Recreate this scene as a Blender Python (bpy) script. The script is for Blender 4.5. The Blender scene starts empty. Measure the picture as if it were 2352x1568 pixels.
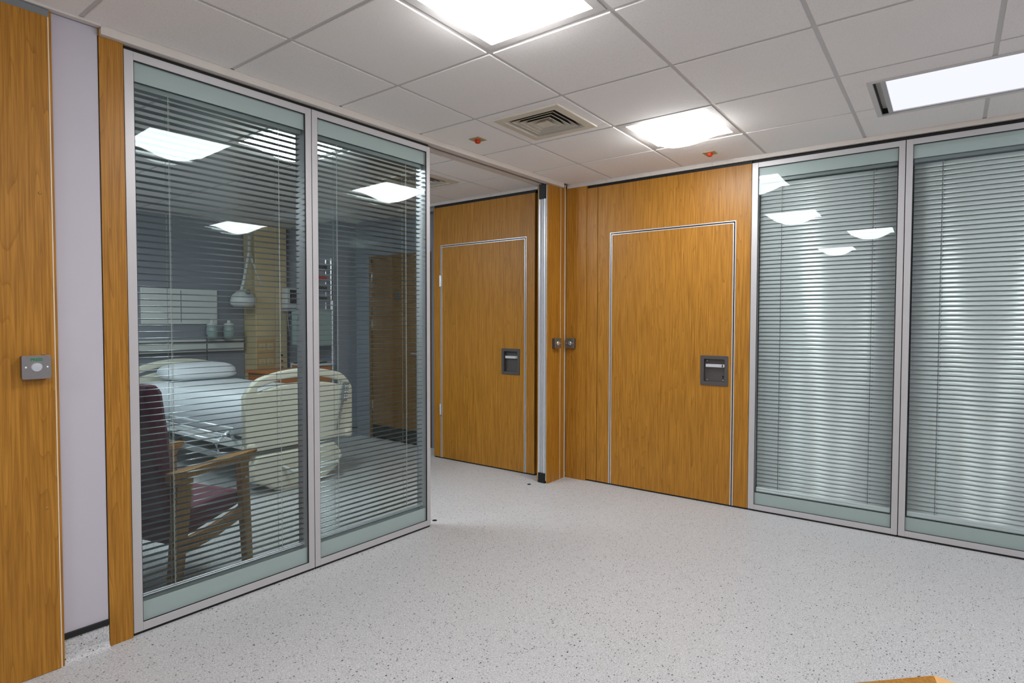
import bpy, bmesh, math, random
from mathutils import Matrix, Vector, Euler
random.seed(7)
SC = bpy.context.scene
COL = SC.collection

# ------------------------------------------------------------------ camera
CAM = Vector((2.7455, -4.4174, 1.3557))
YAW, PITCH, ROLL = 0.6335, 0.0310, 0.0020
F = Vector((-math.sin(YAW)*math.cos(PITCH), math.cos(YAW)*math.cos(PITCH), -math.sin(PITCH)))
R0 = Vector((math.cos(YAW), math.sin(YAW), 0)); U0 = R0.cross(F)
Rv = R0*math.cos(ROLL) + U0*math.sin(ROLL); Uv = -R0*math.sin(ROLL) + U0*math.cos(ROLL)
cd = bpy.data.cameras.new('camera'); cam = bpy.data.objects.new('camera', cd); COL.objects.link(cam)
cd.sensor_width = 36.0; cd.lens = 1341.82/2352*36; cd.clip_start = .02; cd.clip_end = 60
cam.matrix_world = Matrix(((Rv.x, Uv.x, -F.x, CAM.x), (Rv.y, Uv.y, -F.y, CAM.y), (Rv.z, Uv.z, -F.z, CAM.z), (0, 0, 0, 1)))
SC.camera = cam

# ------------------------------------------------------------------ light and exposure
w = bpy.data.worlds.new('world'); SC.world = w; w.use_nodes = True
w.node_tree.nodes['Background'].inputs[0].default_value = (.55, .6, .68, 1)
w.node_tree.nodes['Background'].inputs[1].default_value = .02
SC.view_settings.view_transform = 'Standard'; SC.view_settings.look = 'None'
SC.view_settings.gamma = 1.0; SC.view_settings.use_curve_mapping = False
SC.view_settings.exposure = 0.26
SC.cycles.use_light_tree = False; SC.cycles.transparent_max_bounces = 24; SC.cycles.max_bounces = 6; SC.cycles.diffuse_bounces = 4; SC.cycles.glossy_bounces = 3; SC.cycles.adaptive_threshold = .02
LAMP = 24.0          # radiance of the curved ceiling light lenses
LAMP_BED = 33.0       # the lamp in the bed bay
LAMP_FLAT = .86      # the flat recessed light

# ------------------------------------------------------------------ node helpers
class NT:
    def __init__(s, name):
        s.m = bpy.data.materials.new(name); s.m.use_nodes = True
        s.t = s.m.node_tree; s.t.nodes.clear()
        s.out = s.n('ShaderNodeOutputMaterial')
    def n(s, typ, **kw):
        nd = s.t.nodes.new(typ)
        for k, v in kw.items(): setattr(nd, k, v)
        return nd
    def l(s, a, b): s.t.links.new(a, b)
    def val(s, sock, v):
        if hasattr(v, 'is_output'): s.l(v, sock)
        elif isinstance(v, (tuple, list)) and len(v) == 3 and sock.type == 'RGBA': sock.default_value = (*v, 1)
        else: sock.default_value = v
    def math(s, op, a, b=0.0):
        nd = s.n('ShaderNodeMath', operation=op); s.val(nd.inputs[0], a); s.val(nd.inputs[1], b); return nd.outputs[0]
    def mix(s, fac, a, b):
        nd = s.n('ShaderNodeMix', data_type='RGBA'); s.val(nd.inputs[0], fac); s.val(nd.inputs[6], a); s.val(nd.inputs[7], b); return nd.outputs[2]
    def ramp(s, fac, *stops):
        nd = s.n('ShaderNodeValToRGB'); s.l(fac, nd.inputs[0]); e = nd.color_ramp.elements
        while len(e) < len(stops): e.new(.5)
        for i, (p, c) in enumerate(stops):
            e[i].position = p; e[i].color = (*c, 1) if isinstance(c, (tuple, list)) else (c, c, c, 1)
        return nd.outputs[0]
    def coord(s, scale=(1, 1, 1), rnd=0.0, kind='Object'):
        tc = s.n('ShaderNodeTexCoord'); v = tc.outputs[kind]
        if rnd:
            oi = s.n('ShaderNodeObjectInfo'); cx = s.n('ShaderNodeCombineXYZ')
            r = s.math('MULTIPLY', oi.outputs['Random'], rnd)
            s.l(r, cx.inputs[0]); s.l(r, cx.inputs[1]); s.l(r, cx.inputs[2])
            ad = s.n('ShaderNodeVectorMath', operation='ADD'); s.l(v, ad.inputs[0]); s.l(cx.outputs[0], ad.inputs[1]); v = ad.outputs[0]
        mp = s.n('ShaderNodeMapping'); s.l(v, mp.inputs[0]); mp.inputs['Scale'].default_value = scale
        return mp.outputs[0]
    def noise(s, vec, scale, detail=3, rough=.5):
        nd = s.n('ShaderNodeTexNoise'); s.l(vec, nd.inputs['Vector']); nd.inputs['Scale'].default_value = scale
        nd.inputs['Detail'].default_value = detail; nd.inputs['Roughness'].default_value = rough
        return nd.outputs[0]
    def bsdf(s, color, rough=.5, metal=0.0, spec=.5, bump=None, bstr=.2, bdist=.001, sheen=0, coat=0):
        b = s.n('ShaderNodeBsdfPrincipled')
        s.val(b.inputs['Base Color'], color); s.val(b.inputs['Roughness'], rough); s.val(b.inputs['Metallic'], metal)
        b.inputs['Specular IOR Level'].default_value = spec
        if sheen: b.inputs['Sheen Weight'].default_value = sheen
        if coat: b.inputs['Coat Weight'].default_value = coat; b.inputs['Coat Roughness'].default_value = .25
        if bump is not None:
            bp = s.n('ShaderNodeBump'); bp.inputs['Strength'].default_value = bstr; bp.inputs['Distance'].default_value = bdist
            s.l(bump, bp.inputs['Height']); s.l(bp.outputs[0], b.inputs['Normal'])
        s.l(b.outputs[0], s.out.inputs[0]); return s.m

def srgb(r, g, b):
    f = lambda c: ((c/255+.055)/1.055)**2.4 if c > 10 else c/255/12.92
    return (f(r), f(g), f(b))

def plain(name, c, rough=.5, metal=0.0, spec=.5, mottle=.04, scale=30, **kw):
    t = NT(name); n = t.noise(t.coord(), scale, 3)
    col = t.mix(n, tuple(x*(1-mottle) for x in c), tuple(min(1, x*(1+mottle)) for x in c))
    return t.bsdf(col, rough, metal, spec, bump=n, bstr=.04, **kw)

def make_oak(name, base, dark, light):
    # veneer: cathedral figure from contour lines of a stretched noise field, plus fine fibres
    t = NT(name)
    v = t.coord((1, 1, .055), rnd=37.0)
    f1 = t.noise(v, 7.5, 2, .45)
    rings = t.math('FRACT', t.math('MULTIPLY', f1, 26.0))
    v2 = t.coord((1, 1, .02), rnd=37.0)
    fib = t.noise(v2, 190, 3, .6)
    fib2 = t.noise(t.coord((1, 1, .03), rnd=11.0), 110, 2, .6)
    broad = t.noise(t.coord((1, 1, .08), rnd=5.0), 5, 2)
    c = t.mix(t.ramp(rings, (.0, 0.0), (.16, .75), (1.0, 1.0)), t.mix(.35, dark, base), light)
    c = t.mix(t.ramp(fib, (.36, 0.0), (.60, 1.0)), t.mix(.8, c, dark), c)
    c = t.mix(t.ramp(fib2, (.3, 0.0), (.7, 1.0)), t.mix(.4, c, dark), t.mix(.3, c, light))
    c = t.mix(t.math('MULTIPLY', broad, .35), c, base)
    return t.bsdf(c, .38, 0, .32, bump=fib, bstr=.06, bdist=.0006)

def make_floor():
    t = NT('vinyl'); v = t.coord()
    col = t.mix(t.noise(v, 1.1, 2), srgb(186, 186, 188), srgb(200, 199, 199))
    grain = t.noise(v, 190, 2, .7)
    col = t.mix(t.ramp(grain, (.38, 0.0), (.66, 1.0)), t.mix(.5, col, srgb(138, 138, 140)), t.mix(.35, col, srgb(232, 232, 232)))
    for sc, thr, dk in ((46, .085, (24, 24, 27)), (78, .14, (92, 92, 98)), (105, .17, (122, 121, 124))):
        vo = t.n('ShaderNodeTexVoronoi'); t.l(t.coord((1, .72, 1)), vo.inputs['Vector']); vo.inputs['Scale'].default_value = sc
        sx = t.n('ShaderNodeSeparateColor'); t.l(vo.outputs['Color'], sx.inputs[0])
        sz = t.math('MULTIPLY', t.math('POWER', sx.outputs[0], 2.2), thr*1.9)
        m = t.math('LESS_THAN', vo.outputs['Distance'], sz)
        col = t.mix(m, col, srgb(*dk))
    return t.bsdf(col, .42, 0, .35, bump=grain, bstr=.03)

def make_tile():
    t = NT('ceiling_tile'); v = t.coord(rnd=9.0)
    n = t.noise(v, 260, 3, .6)
    col = t.mix(t.noise(v, 1.5, 2), srgb(236, 231, 227), srgb(242, 237, 233))
    col = t.mix(t.ramp(n, (.33, 0.0), (.5, 1.0)), t.mix(.25, col, srgb(170, 166, 162)), col)
    return t.bsdf(col, .9, 0, .1, bump=n, bstr=.1, bdist=.0006)

def make_glass(name, tint, ior):
    t = NT(name)
    tr = t.n('ShaderNodeBsdfTransparent'); tr.inputs[0].default_value = (*tint, 1)
    gl = t.n('ShaderNodeBsdfGlossy'); gl.inputs['Roughness'].default_value = 0.0; gl.inputs[0].default_value = (.92, 1, .99, 1)
    fr = t.n('ShaderNodeFresnel'); ge = t.n('ShaderNodeNewGeometry')
    # a ray leaving a flat pane meets the same angle it came in at, so both faces use the air-to-glass ratio
    t.l(t.math('ADD', t.math('MULTIPLY', ge.outputs['Backfacing'], 1/ior-ior), ior), fr.inputs[0])
    mx = t.n('ShaderNodeMixShader'); t.l(fr.outputs[0], mx.inputs[0]); t.l(tr.outputs[0], mx.inputs[1]); t.l(gl.outputs[0], mx.inputs[2])
    t.l(mx.outputs[0], t.out.inputs[0]); return t.m

def emit(name, c, s):
    t = NT(name); e = t.n('ShaderNodeEmission'); e.inputs[0].default_value = (*c, 1); e.inputs[1].default_value = s
    t.l(e.outputs[0], t.out.inputs[0]); return t.m

def make_sheet():
    t = NT('bed_sheet'); n = t.noise(t.coord((1, .5, 1)), 9, 4, .6); f = t.noise(t.coord(), 60, 2)
    col = t.mix(f, (.72, .75, .78), (.78, .80, .82))
    return t.bsdf(col, .8, 0, .2, bump=n, bstr=.35, bdist=.02)

def make_fabric(name, c):
    t = NT(name); n = t.noise(t.coord(), 420, 2, .7)
    col = t.mix(n, tuple(x*.65 for x in c), tuple(min(1, x*1.3) for x in c))
    return t.bsdf(col, .85, 0, .2, bump=n, bstr=.2, sheen=.3)

OAK = make_oak('oak_veneer', srgb(172, 116, 36), srgb(122, 76, 14), srgb(190, 134, 50))
BEECH = make_oak('beech_wood', srgb(170, 122, 62), srgb(140, 94, 42), srgb(192, 142, 78))
VINYL = make_floor(); TILE = make_tile()
TEE = plain('tee_paint', srgb(200, 196, 193), .5)
TRIM = plain('trim_paint', srgb(206, 198, 190), .45)
CREAM = plain('cream_edging', srgb(226, 206, 178), .45)
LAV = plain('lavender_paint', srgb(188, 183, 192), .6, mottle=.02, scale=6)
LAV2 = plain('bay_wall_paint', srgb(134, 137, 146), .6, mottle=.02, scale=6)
WALLW = plain('pale_wall_paint', srgb(228, 226, 228), .6, mottle=.02, scale=6)
ALU = plain('satin_aluminium', srgb(192, 189, 190), .42, .3, .5, mottle=.02)
ALU2 = plain('bright_aluminium', srgb(216, 217, 220), .32, .45, .5, mottle=.02)
BLACK = plain('black_rubber', (.004, .004, .005), .6)
BAND = plain('painted_glass_band', srgb(186, 194, 191), .35, 0, .5, mottle=.02)
GLASS = make_glass('tinted_glass', (.92, .945, .942), 1.31)
GLASSB = make_glass('rear_glass', (.935, .958, .954), 1.22)
SLAT = plain('grey_metal_slat', srgb(132, 140, 140), .34, .9, .5, mottle=.02)
SLATB = plain('silver_painted_slat', srgb(226, 229, 229), .34, .3, .5, mottle=.02)
HRAIL = plain('grey_headrail', srgb(126, 132, 132), .4, .3)
CORD = plain('cord_grey', srgb(196, 198, 192), .8)
DGREY = plain('dark_satin_metal', srgb(96, 92, 90), .38, .55, .5, mottle=.05)
STEEL = plain('brushed_steel', srgb(150, 146, 144), .36, .85, .5, mottle=.08, scale=120)
CHROME = plain('chrome', srgb(232, 236, 240), .24, .8, .5, mottle=.01)
GREEN = plain('green_print', srgb(16, 120, 78), .5)
RED = plain('red_lens', srgb(190, 52, 24), .2)
VENTM = plain('vent_paint', srgb(206, 198, 182), .45)
OLIVE = plain('olive_plate', srgb(168, 152, 112), .45)
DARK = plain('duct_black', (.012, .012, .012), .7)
LENS = emit('light_lens', (.97, .985, 1.0), LAMP)
LENS_BED = emit('bay_light_lens', (.86, .95, 1.0), LAMP_BED)
LENS_BED_FILL = emit('bay_fill_lens', (.86, .95, 1.0), LAMP_BED*1.15)
LENS_FLAT = emit('flat_light_lens', (.90, .92, 1.0), LAMP_FLAT)
BEDC = plain('bed_cream_plastic', srgb(214, 210, 192), .4)
SHEET = make_sheet()
RAILM = plain('bright_steel_tube', srgb(236, 240, 244), .22, .45, .8, mottle=.01)
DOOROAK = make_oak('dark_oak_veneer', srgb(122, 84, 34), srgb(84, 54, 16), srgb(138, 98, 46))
MAROON = make_fabric('maroon_fabric', srgb(104, 34, 58))
BEIGE = plain('beige_panel', srgb(214, 190, 142), .45)
BEIGE2 = plain('warm_beige_panel', srgb(206, 166, 108), .45)
OFFW = plain('offwhite_plastic', srgb(212, 214, 210), .4)
GREYP = plain('grey_plastic', srgb(120, 124, 126), .45)
SCREEN = plain('dark_screen', (.02, .012, .012), .15)
BLUEP = plain('blue_plastic', srgb(40, 84, 150), .4)
ORANGE = plain('orange_wood', srgb(192, 118, 50), .4)
LAMG = plain('grey_blue_laminate', srgb(138, 146, 176), .4)
FROST = plain('frosted_drawer', srgb(150, 168, 162), .3)
YELL = plain('wood_edge', srgb(220, 168, 104), .45)

# ------------------------------------------------------------------ mesh helpers
def box(bm, x0, x1, y0, y1, z0, z1):
    vs = [bm.verts.new(p) for p in ((x0,y0,z0),(x1,y0,z0),(x1,y1,z0),(x0,y1,z0),(x0,y0,z1),(x1,y0,z1),(x1,y1,z1),(x0,y1,z1))]
    for f in ((0,3,2,1),(4,5,6,7),(0,1,5,4),(1,2,6,5),(2,3,7,6),(3,0,4,7)): bm.faces.new([vs[i] for i in f])
    return vs

def prism(bm, poly, z0, z1):
    n = len(poly)
    a = [bm.verts.new((p[0], p[1], z0)) for p in poly]; b = [bm.verts.new((p[0], p[1], z1)) for p in poly]
    bm.faces.new(a[::-1]); bm.faces.new(b)
    for i in range(n): bm.faces.new((a[i], a[(i+1) % n], b[(i+1) % n], b[i]))

def xprism(bm, prof, y0, y1):     # profile in (x, z), extruded along y
    n = len(prof)
    a = [bm.verts.new((p[0], y0, p[1])) for p in prof]; b = [bm.verts.new((p[0], y1, p[1])) for p in prof]
    bm.faces.new(a); bm.faces.new(b[::-1])
    for i in range(n): bm.faces.new((a[(i+1) % n], a[i], b[i], b[(i+1) % n]))

def lathe(bm, prof, c=(0, 0, 0), axis='Z', seg=20):
    rings = []
    for r, h in prof:
        ring = []
        for k in range(seg):
            an = 2*math.pi*k/seg; x, y = r*math.cos(an), r*math.sin(an)
            p = {'Z': (x, y, h), 'Y': (x, h, y), 'X': (h, x, y)}[axis]
            ring.append(bm.verts.new((c[0]+p[0], c[1]+p[1], c[2]+p[2])))
        rings.append(ring)
    for a, b in zip(rings, rings[1:]):
        for k in range(seg): bm.faces.new((a[k], a[(k+1) % seg], b[(k+1) % seg], b[k]))
    bm.faces.new(rings[0][::-1]); bm.faces.new(rings[-1])

def tube(bm, pts, r, seg=8):
    pts = [Vector(p) for p in pts]; rings = []
    up = Vector((0, 0, 1))
    for i, p in enumerate(pts):
        d = (pts[min(i+1, len(pts)-1)] - pts[max(i-1, 0)]).normalized()
        s = d.cross(up)
        if s.length < 1e-3: s = d.cross(Vector((1, 0, 0)))
        s.normalize(); u = s.cross(d)
        rings.append([bm.verts.new(p + s*(r*math.cos(2*math.pi*k/seg)) + u*(r*math.sin(2*math.pi*k/seg))) for k in range(seg)])
    for a, b in zip(rings, rings[1:]):
        for k in range(seg): bm.faces.new((a[k], a[(k+1) % seg], b[(k+1) % seg], b[k]))
    bm.faces.new(rings[0][::-1]); bm.faces.new(rings[-1])

def obj(name, bm, mat, parent=None, loc=(0, 0, 0), bev=0.0, seg=2, smooth=False):
    bmesh.ops.recalc_face_normals(bm, faces=bm.faces)
    me = bpy.data.meshes.new(name); bm.to_mesh(me); bm.free(); me.materials.append(mat)
    if smooth:
        for p in me.polygons: p.use_smooth = True
    o = bpy.data.objects.new(name, me); COL.objects.link(o); o.location = loc
    if parent: o.parent = parent
    if bev:
        m = o.modifiers.new('bevel', 'BEVEL'); m.width = bev; m.segments = seg; m.limit_method = 'ANGLE'
    return o

def bx(name, b, mat, parent=None, bev=0.0, loc=None, **kw):
    # box object; when loc is None the object origin sits at the base centre of the box
    bm = bmesh.new(); cx, cy, z = (b[0]+b[1])/2, (b[2]+b[3])/2, b[4]
    box(bm, b[0]-cx, b[1]-cx, b[2]-cy, b[3]-cy, 0, b[5]-z)
    return obj(name, bm, mat, parent, (cx, cy, z), bev, **kw)

def curve_mesh(name, splines, mat, parent=None, extrude=.01, bevel=.002, rot=None, loc=(0, 0, 0)):
    # filled 2D outline (with holes) given depth
    cu = bpy.data.curves.new(name, 'CURVE'); cu.dimensions = '2D'; cu.fill_mode = 'BOTH'
    cu.extrude = extrude; cu.bevel_depth = bevel; cu.bevel_resolution = 2
    for pts in splines:
        sp = cu.splines.new('POLY'); sp.points.add(len(pts)-1); sp.use_cyclic_u = True
        for i, p in enumerate(pts): sp.points[i].co = (p[0], p[1], 0, 1)
    return bake_curve(name, cu, mat, parent, rot, loc)

def bake_curve(name, cu, mat, parent, rot, loc):
    tmp = bpy.data.objects.new('tmp', cu); COL.objects.link(tmp)
    dg = bpy.context.evaluated_depsgraph_get(); dg.update()
    me = bpy.data.meshes.new_from_object(tmp.evaluated_get(dg))
    COL.objects.unlink(tmp); bpy.data.objects.remove(tmp); bpy.data.curves.remove(cu)
    if rot: me.transform(rot)
    me.name = name; me.materials.clear(); me.materials.append(mat)
    o = bpy.data.objects.new(name, me); COL.objects.link(o); o.location = loc
    if parent: o.parent = parent
    return o

def text(name, s, size, mat, parent, rot, loc):
    cu = bpy.data.curves.new(name, 'FONT'); cu.body = s; cu.size = size; cu.align_x = 'CENTER'; cu.align_y = 'CENTER'; cu.extrude = .0002; cu.offset = .0005
    return bake_curve(name, cu, mat, parent, rot, loc)

def rounded(x0, x1, z0, z1, r, n=6):
    rs = r if isinstance(r, (tuple, list)) else (r,)*4     # bl, br, tr, tl
    out = []
    for (cx, cz, a0, q) in ((x0+rs[0], z0+rs[0], 180, rs[0]), (x1-rs[1], z0+rs[1], 270, rs[1]), (x1-rs[2], z1-rs[2], 0, rs[2]), (x0+rs[3], z1-rs[3], 90, rs[3])):
        for k in range(n+1):
            a = math.radians(a0 + 90*k/n); out.append((cx+q*math.cos(a), cz+q*math.sin(a)))
    return out

class Frame:
    def __init__(s, o, rz): s.o = Vector(o); s.rz = rz; s.m = Matrix.Rotation(rz, 3, 'Z')
    def p(s, x, y, z=0): return s.o + s.m @ Vector((x, y, z))
SLOPE = 0.0381
FA = Frame((0, -2.431, 0), math.atan2(1, SLOPE))      # left partition line: x = along, y = depth behind, z up
FB = Frame((0, 0, 0), 0)                              # right partition line
FC = Frame((-.0750, .0591, 0), -.0092)                # ceiling grid

def tag(o, label=None, cat=None, group=None, kind=None):
    if label: o['label'] = label
    if cat: o['category'] = cat
    if group: o['group'] = group
    if kind: o['kind'] = kind
    return o

def thing(name, label, cat, fr=FB, at=(0, 0, 0), group=None, rz=0):
    o = bpy.data.objects.new(name, None); COL.objects.link(o); o.empty_display_size = .1
    o.location = fr.p(*at); o.rotation_euler = (0, 0, fr.rz+rz)
    return tag(o, label, cat, group)

def place(o, fr, at=(0, 0, 0)):
    o.location = fr.p(*at); o.rotation_euler = (0, 0, fr.rz); return o

def struct(name, bm, mat, parent=None, **kw):
    o = obj(name, bm, mat, parent, **kw)
    if not parent: o['kind'] = 'structure'
    return o

# ------------------------------------------------------------------ the setting
H = 2.5578           # ceiling face height
XR, YB = 6.3, -8.4   # right and back walls of the room
def sbox(name, b, mat, fr=None, label=None):
    o = bx(name, b, mat); o['kind'] = 'structure'
    if fr: o.location = fr.p(*o.location); o.rotation_euler = (0, 0, fr.rz)
    if label: o['label'] = label
    return o

sbox('floor', (-4.4, XR+.2, YB-.2, 3.3, -.12, 0), VINYL, label='pale grey speckled vinyl floor')
sbox('wall_back', (-4.4, XR+.1, YB-.1, YB, 0, 2.75), WALLW)
sbox('wall_right', (XR, XR+.1, YB, 3.2, 0, 2.75), LAV)
sbox('wall_front', (3.425, XR, .0, .1, 0, 2.75), LAV)
sbox('wall_far', (-.0, XR, 3.1, 3.2, 0, 2.75), LAV2)
# left wall line: lavender strip beside the oak panel, then more of it behind the camera
wl = sbox('wall_left', (-1.203, -1.045, -.002, .1, .0, H), LAV, FA, label='narrow lavender painted wall strip between oak panels')
sbox('wall_left', (-6.1, -2.45, -.002, .1, .0, H), LAV, FA)
# coved vinyl skirting and its black capping strip
bm = bmesh.new()
prof = [(-.002, 0), (-.034, 0), (-.022, .004), (-.014, .012), (-.008, .03), (-.006, .095), (-.002, .095)]
a = [bm.verts.new((-1.203, d, z)) for d, z in prof]; b = [bm.verts.new((-1.045, d, z)) for d, z in prof]
bm.faces.new(a); bm.faces.new(b[::-1])
for i in range(len(prof)): bm.faces.new((a[i], a[(i+1) % len(prof)], b[(i+1) % len(prof)], b[i]))
sk = struct('baseboard_left', bm, VINYL); place(sk, FA); sk['label'] = 'coved speckled vinyl skirting under the lavender wall'
cap = bx('capping_strip', (-1.203, -1.045, -.012, -.002, .095, .119), BLACK, sk, .002)

# --- ceiling tiles and tees
def clip(poly, n, c):      # keep points with n.p >= c
    out = []
    for i in range(len(poly)):
        p, q = poly[i], poly[(i+1) % len(poly)]
        a, b = n[0]*p[0]+n[1]*p[1]-c, n[0]*q[0]+n[1]*q[1]-c
        if a >= 0: out.append(p)
        if (a >= 0) != (b >= 0):
            t = a/(a-b); out.append((p[0]+(q[0]-p[0])*t, p[1]+(q[1]-p[1])*t))
    return out
def area(p): return abs(sum(p[i][0]*p[(i+1) % len(p)][1]-p[(i+1) % len(p)][0]*p[i][1] for i in range(len(p))))/2
def sub(rect, hole):
    x0, x1, y0, y1 = rect; a0, a1, b0, b1 = hole
    a0, a1, b0, b1 = max(a0, x0), min(a1, x1), max(b0, y0), min(b1, y1)
    if a0 >= a1 or b0 >= b1: return [rect]
    r = [(x0, x1, y0, b0), (x0, x1, b1, y1), (x0, a0, b0, b1), (a1, x1, b0, b1)]
    return [q for q in r if q[1]-q[0] > 1e-4 and q[3]-q[2] > 1e-4]
def R4(r): return [(r[0], r[2]), (r[1], r[2]), (r[1], r[3]), (r[0], r[3])]

FLAT = (2.42, 3.65, -1.0, -.415)              # recessed flat light (world axes)
def half_world(fr, n, p):                     # world half plane -> frame half plane
    nl = fr.m.transposed() @ Vector((*n, 0)); pl = fr.m.transposed() @ (Vector((*p, 0)) - fr.o)
    return ((nl.x, nl.y), nl.x*pl.x + nl.y*pl.y)
A_off = .03
pA = FA.p(0, -A_off); nA = (FA.m @ Vector((0, -1, 0)))[:2]
CL = [half_world(FC, nA, pA[:2]), half_world(FC, (0, -1), (0, -.012)), half_world(FC, (-1, 0), (XR-.0, 0)), half_world(FC, (0, 1), (0, YB))]
fo = FC.m.transposed() @ (Vector((FLAT[0], FLAT[2], 0)) - FC.o)
flat_l = (fo.x, fo.x+FLAT[1]-FLAT[0], fo.y, fo.y+FLAT[3]-FLAT[2])
bm = bmesh.new(); box(bm, -.6, XR+.6, YB-.4, .35, .03, .07)
ceil = struct('ceiling', bm, TRIM); place(ceil, FC, (0, 0, H)); ceil['label'] = 'white suspended ceiling of square tiles in a grid'

def ceiling_grid(parent, xs, ys, clips, skip, holes, tw=.024):
    g = .0015
    for i in range(len(xs)-1):
        for j in range(len(ys)-1):
            if (i, j) in skip: continue
            rects = [(xs[i]+tw/2-g*2, xs[i+1]-tw/2+g*2, ys[j]+tw/2-g*2, ys[j+1]-tw/2+g*2)]
            for h in holes: rects = [q for r in rects for q in sub(r, h)]
            polys = []
            for r in rects:
                p = R4(r)
                for n, c in clips: p = clip(p, n, c) if len(p) > 2 else []
                if len(p) > 2 and area(p) > 4e-4: polys.append(p)
            if not polys: continue
            cx = sum(p[0] for q in polys for p in q)/sum(len(q) for q in polys); cy = sum(p[1] for q in polys for p in q)/sum(len(q) for q in polys)
            bm = bmesh.new()
            for p in polys: prism(bm, [(x-cx, y-cy) for x, y in p], -.0035, .016)
            obj('ceiling_tile', bm, TILE, parent, (cx, cy, 0), .0025, 1)
    def tee(rect, dz=0):
        rects = [rect]
        for h in holes: rects = [q for r in rects for q in sub(r, h)]
        bm = bmesh.new(); cx, cy = (rect[0]+rect[1])/2, (rect[2]+rect[3])/2; k = 0
        for r in rects:
            p = R4(r)
            for n, c in clips: p = clip(p, n, c) if len(p) > 2 else []
            if len(p) > 2: prism(bm, [(x-cx, y-cy) for x, y in p], .001+dz, .014+dz); k += 1
        if k: obj('grid_tee', bm, TEE, parent, (cx, cy, 0))
        else: bm.free()
    for x in xs: tee((x-tw/2, x+tw/2, ys[0], ys[-1]))
    for y in ys: tee((xs[0], xs[-1], y-tw/2, y+tw/2), .0006)

XS = [.6*i for i in range(0, 12)]; YS = [-.6*j for j in range(14, -2, -1)]
jy = lambda j: 14-j-1                     # cell between line j+1 (far from B) and j
LIGHT_CELLS = [(2, jy(4)), (2, jy(1)), (7, jy(1)), (3, jy(7)), (2, jy(10)), (7, jy(7)), (7, jy(4))]  # last two cells: added unseen lights that brighten the room
ceiling_grid(ceil, XS, YS, CL, set(LIGHT_CELLS) | set(), [flat_l, (1*.6+.076, 2*.6-.076, -.6*3+.076, -.6*2-.076)])

# bed bay ceiling
bm = bmesh.new(); box(bm, -4.4, -.1, -3.7, .4, H+.03, H+.07)
ceil2 = struct('ceiling', bm, TRIM); ceil2['label'] = 'white suspended ceiling over the bed bay'
pA2 = FA.p(0, .135)
CL2 = [half_world(FB, (-nA[0], -nA[1]), pA2[:2]), ((0, -1), -.17), ((1, 0), -4.2), ((0, 1), -3.5)]
BXS = [-.51-.6*k for k in range(7, -2, -1)]; BYS = [-.58+.6*k for k in range(-5, 3)]
cg = bx('ceiling_field', (-4.2, -.2, -3.5, .15, 0, .004), TRIM, ceil2); cg.location.z = H+.02
_c0 = set(COL.objects)
ceiling_grid(ceil2, BXS, BYS, CL2, {(6, 2), (3, 0)}, [(-1.11+.076, -.51-.076, -1.18+.076, -.58-.076)])
for o in set(COL.objects) - _c0: o.location.z += H

# bed bay walls
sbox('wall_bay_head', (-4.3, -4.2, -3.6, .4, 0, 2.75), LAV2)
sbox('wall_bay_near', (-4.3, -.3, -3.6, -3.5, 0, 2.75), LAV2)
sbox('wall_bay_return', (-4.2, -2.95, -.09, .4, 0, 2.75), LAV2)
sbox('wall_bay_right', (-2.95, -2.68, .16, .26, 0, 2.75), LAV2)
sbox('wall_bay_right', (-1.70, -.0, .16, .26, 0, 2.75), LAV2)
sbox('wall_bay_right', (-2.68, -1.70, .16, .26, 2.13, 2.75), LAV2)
sbox('baseboard_bay', (-2.955, -2.944, -.09, .16, .09, .112), BLACK)
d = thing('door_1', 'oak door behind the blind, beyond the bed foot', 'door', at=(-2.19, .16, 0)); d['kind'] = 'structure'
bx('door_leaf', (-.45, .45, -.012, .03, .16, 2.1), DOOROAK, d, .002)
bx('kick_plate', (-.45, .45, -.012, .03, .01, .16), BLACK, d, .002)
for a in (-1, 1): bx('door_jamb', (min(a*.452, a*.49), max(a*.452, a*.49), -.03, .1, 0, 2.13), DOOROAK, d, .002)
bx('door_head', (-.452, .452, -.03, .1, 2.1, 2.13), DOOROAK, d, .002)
for z in (.35, 1.3, 1.85): bx('hinge', (-.462, -.44, -.026, -.012, z, z+.1), CHROME, d, .001)
bm = bmesh.new(); tube(bm, [(.36, -.012, 1.02), (.36, -.06, 1.02), (.24, -.06, 1.02)], .009); obj('door_handle', bm, CHROME, d)
bx('spy_plate', (-.06, .02, -.016, -.012, 1.62, 1.7), DGREY, d, .001)

# ------------------------------------------------------------------ overhead tracks
def track(name, label, fr, x0, x1, off, z0, depth):
    t = thing(name, label, 'track', fr, (x0, 0, 0), None); L = x1-x0
    bx('fascia', (0, L, -off, .002, z0, H), TRIM, t, .0015)
    bx('fascia', (0, L, depth-.002, depth+off, z0, H), TRIM, t, .0015)
    for a in ((.002, .035), (depth-.035, depth-.002)): bx('track_rail', (0, L, a[0], a[1], z0+.003, H+.02), TRIM, t, .001)
    bx('track_slot', (0, L, .035, depth-.035, z0+.012, H+.02), BLACK, t)
    return t
track('ceiling_track', 'cream overhead track for the left partition, running to the corner', FA, -1.040, 2.345, A_off, 2.519, .10)
tb = track('ceiling_track', 'cream overhead track along the right partition', FB, .10, 3.42, .012, 2.525, .10)
for xx in (.38, .55, 1.25): bx('fascia_joint', (xx, xx+.0015, -.0125, -.0115, 2.526, H), GREYP, tb)
track('ceiling_track', 'overhead track above the oak partition in the bed bay', FB, -1.9, -.12, .004, 2.528, .10).location.y = -.136

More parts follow.
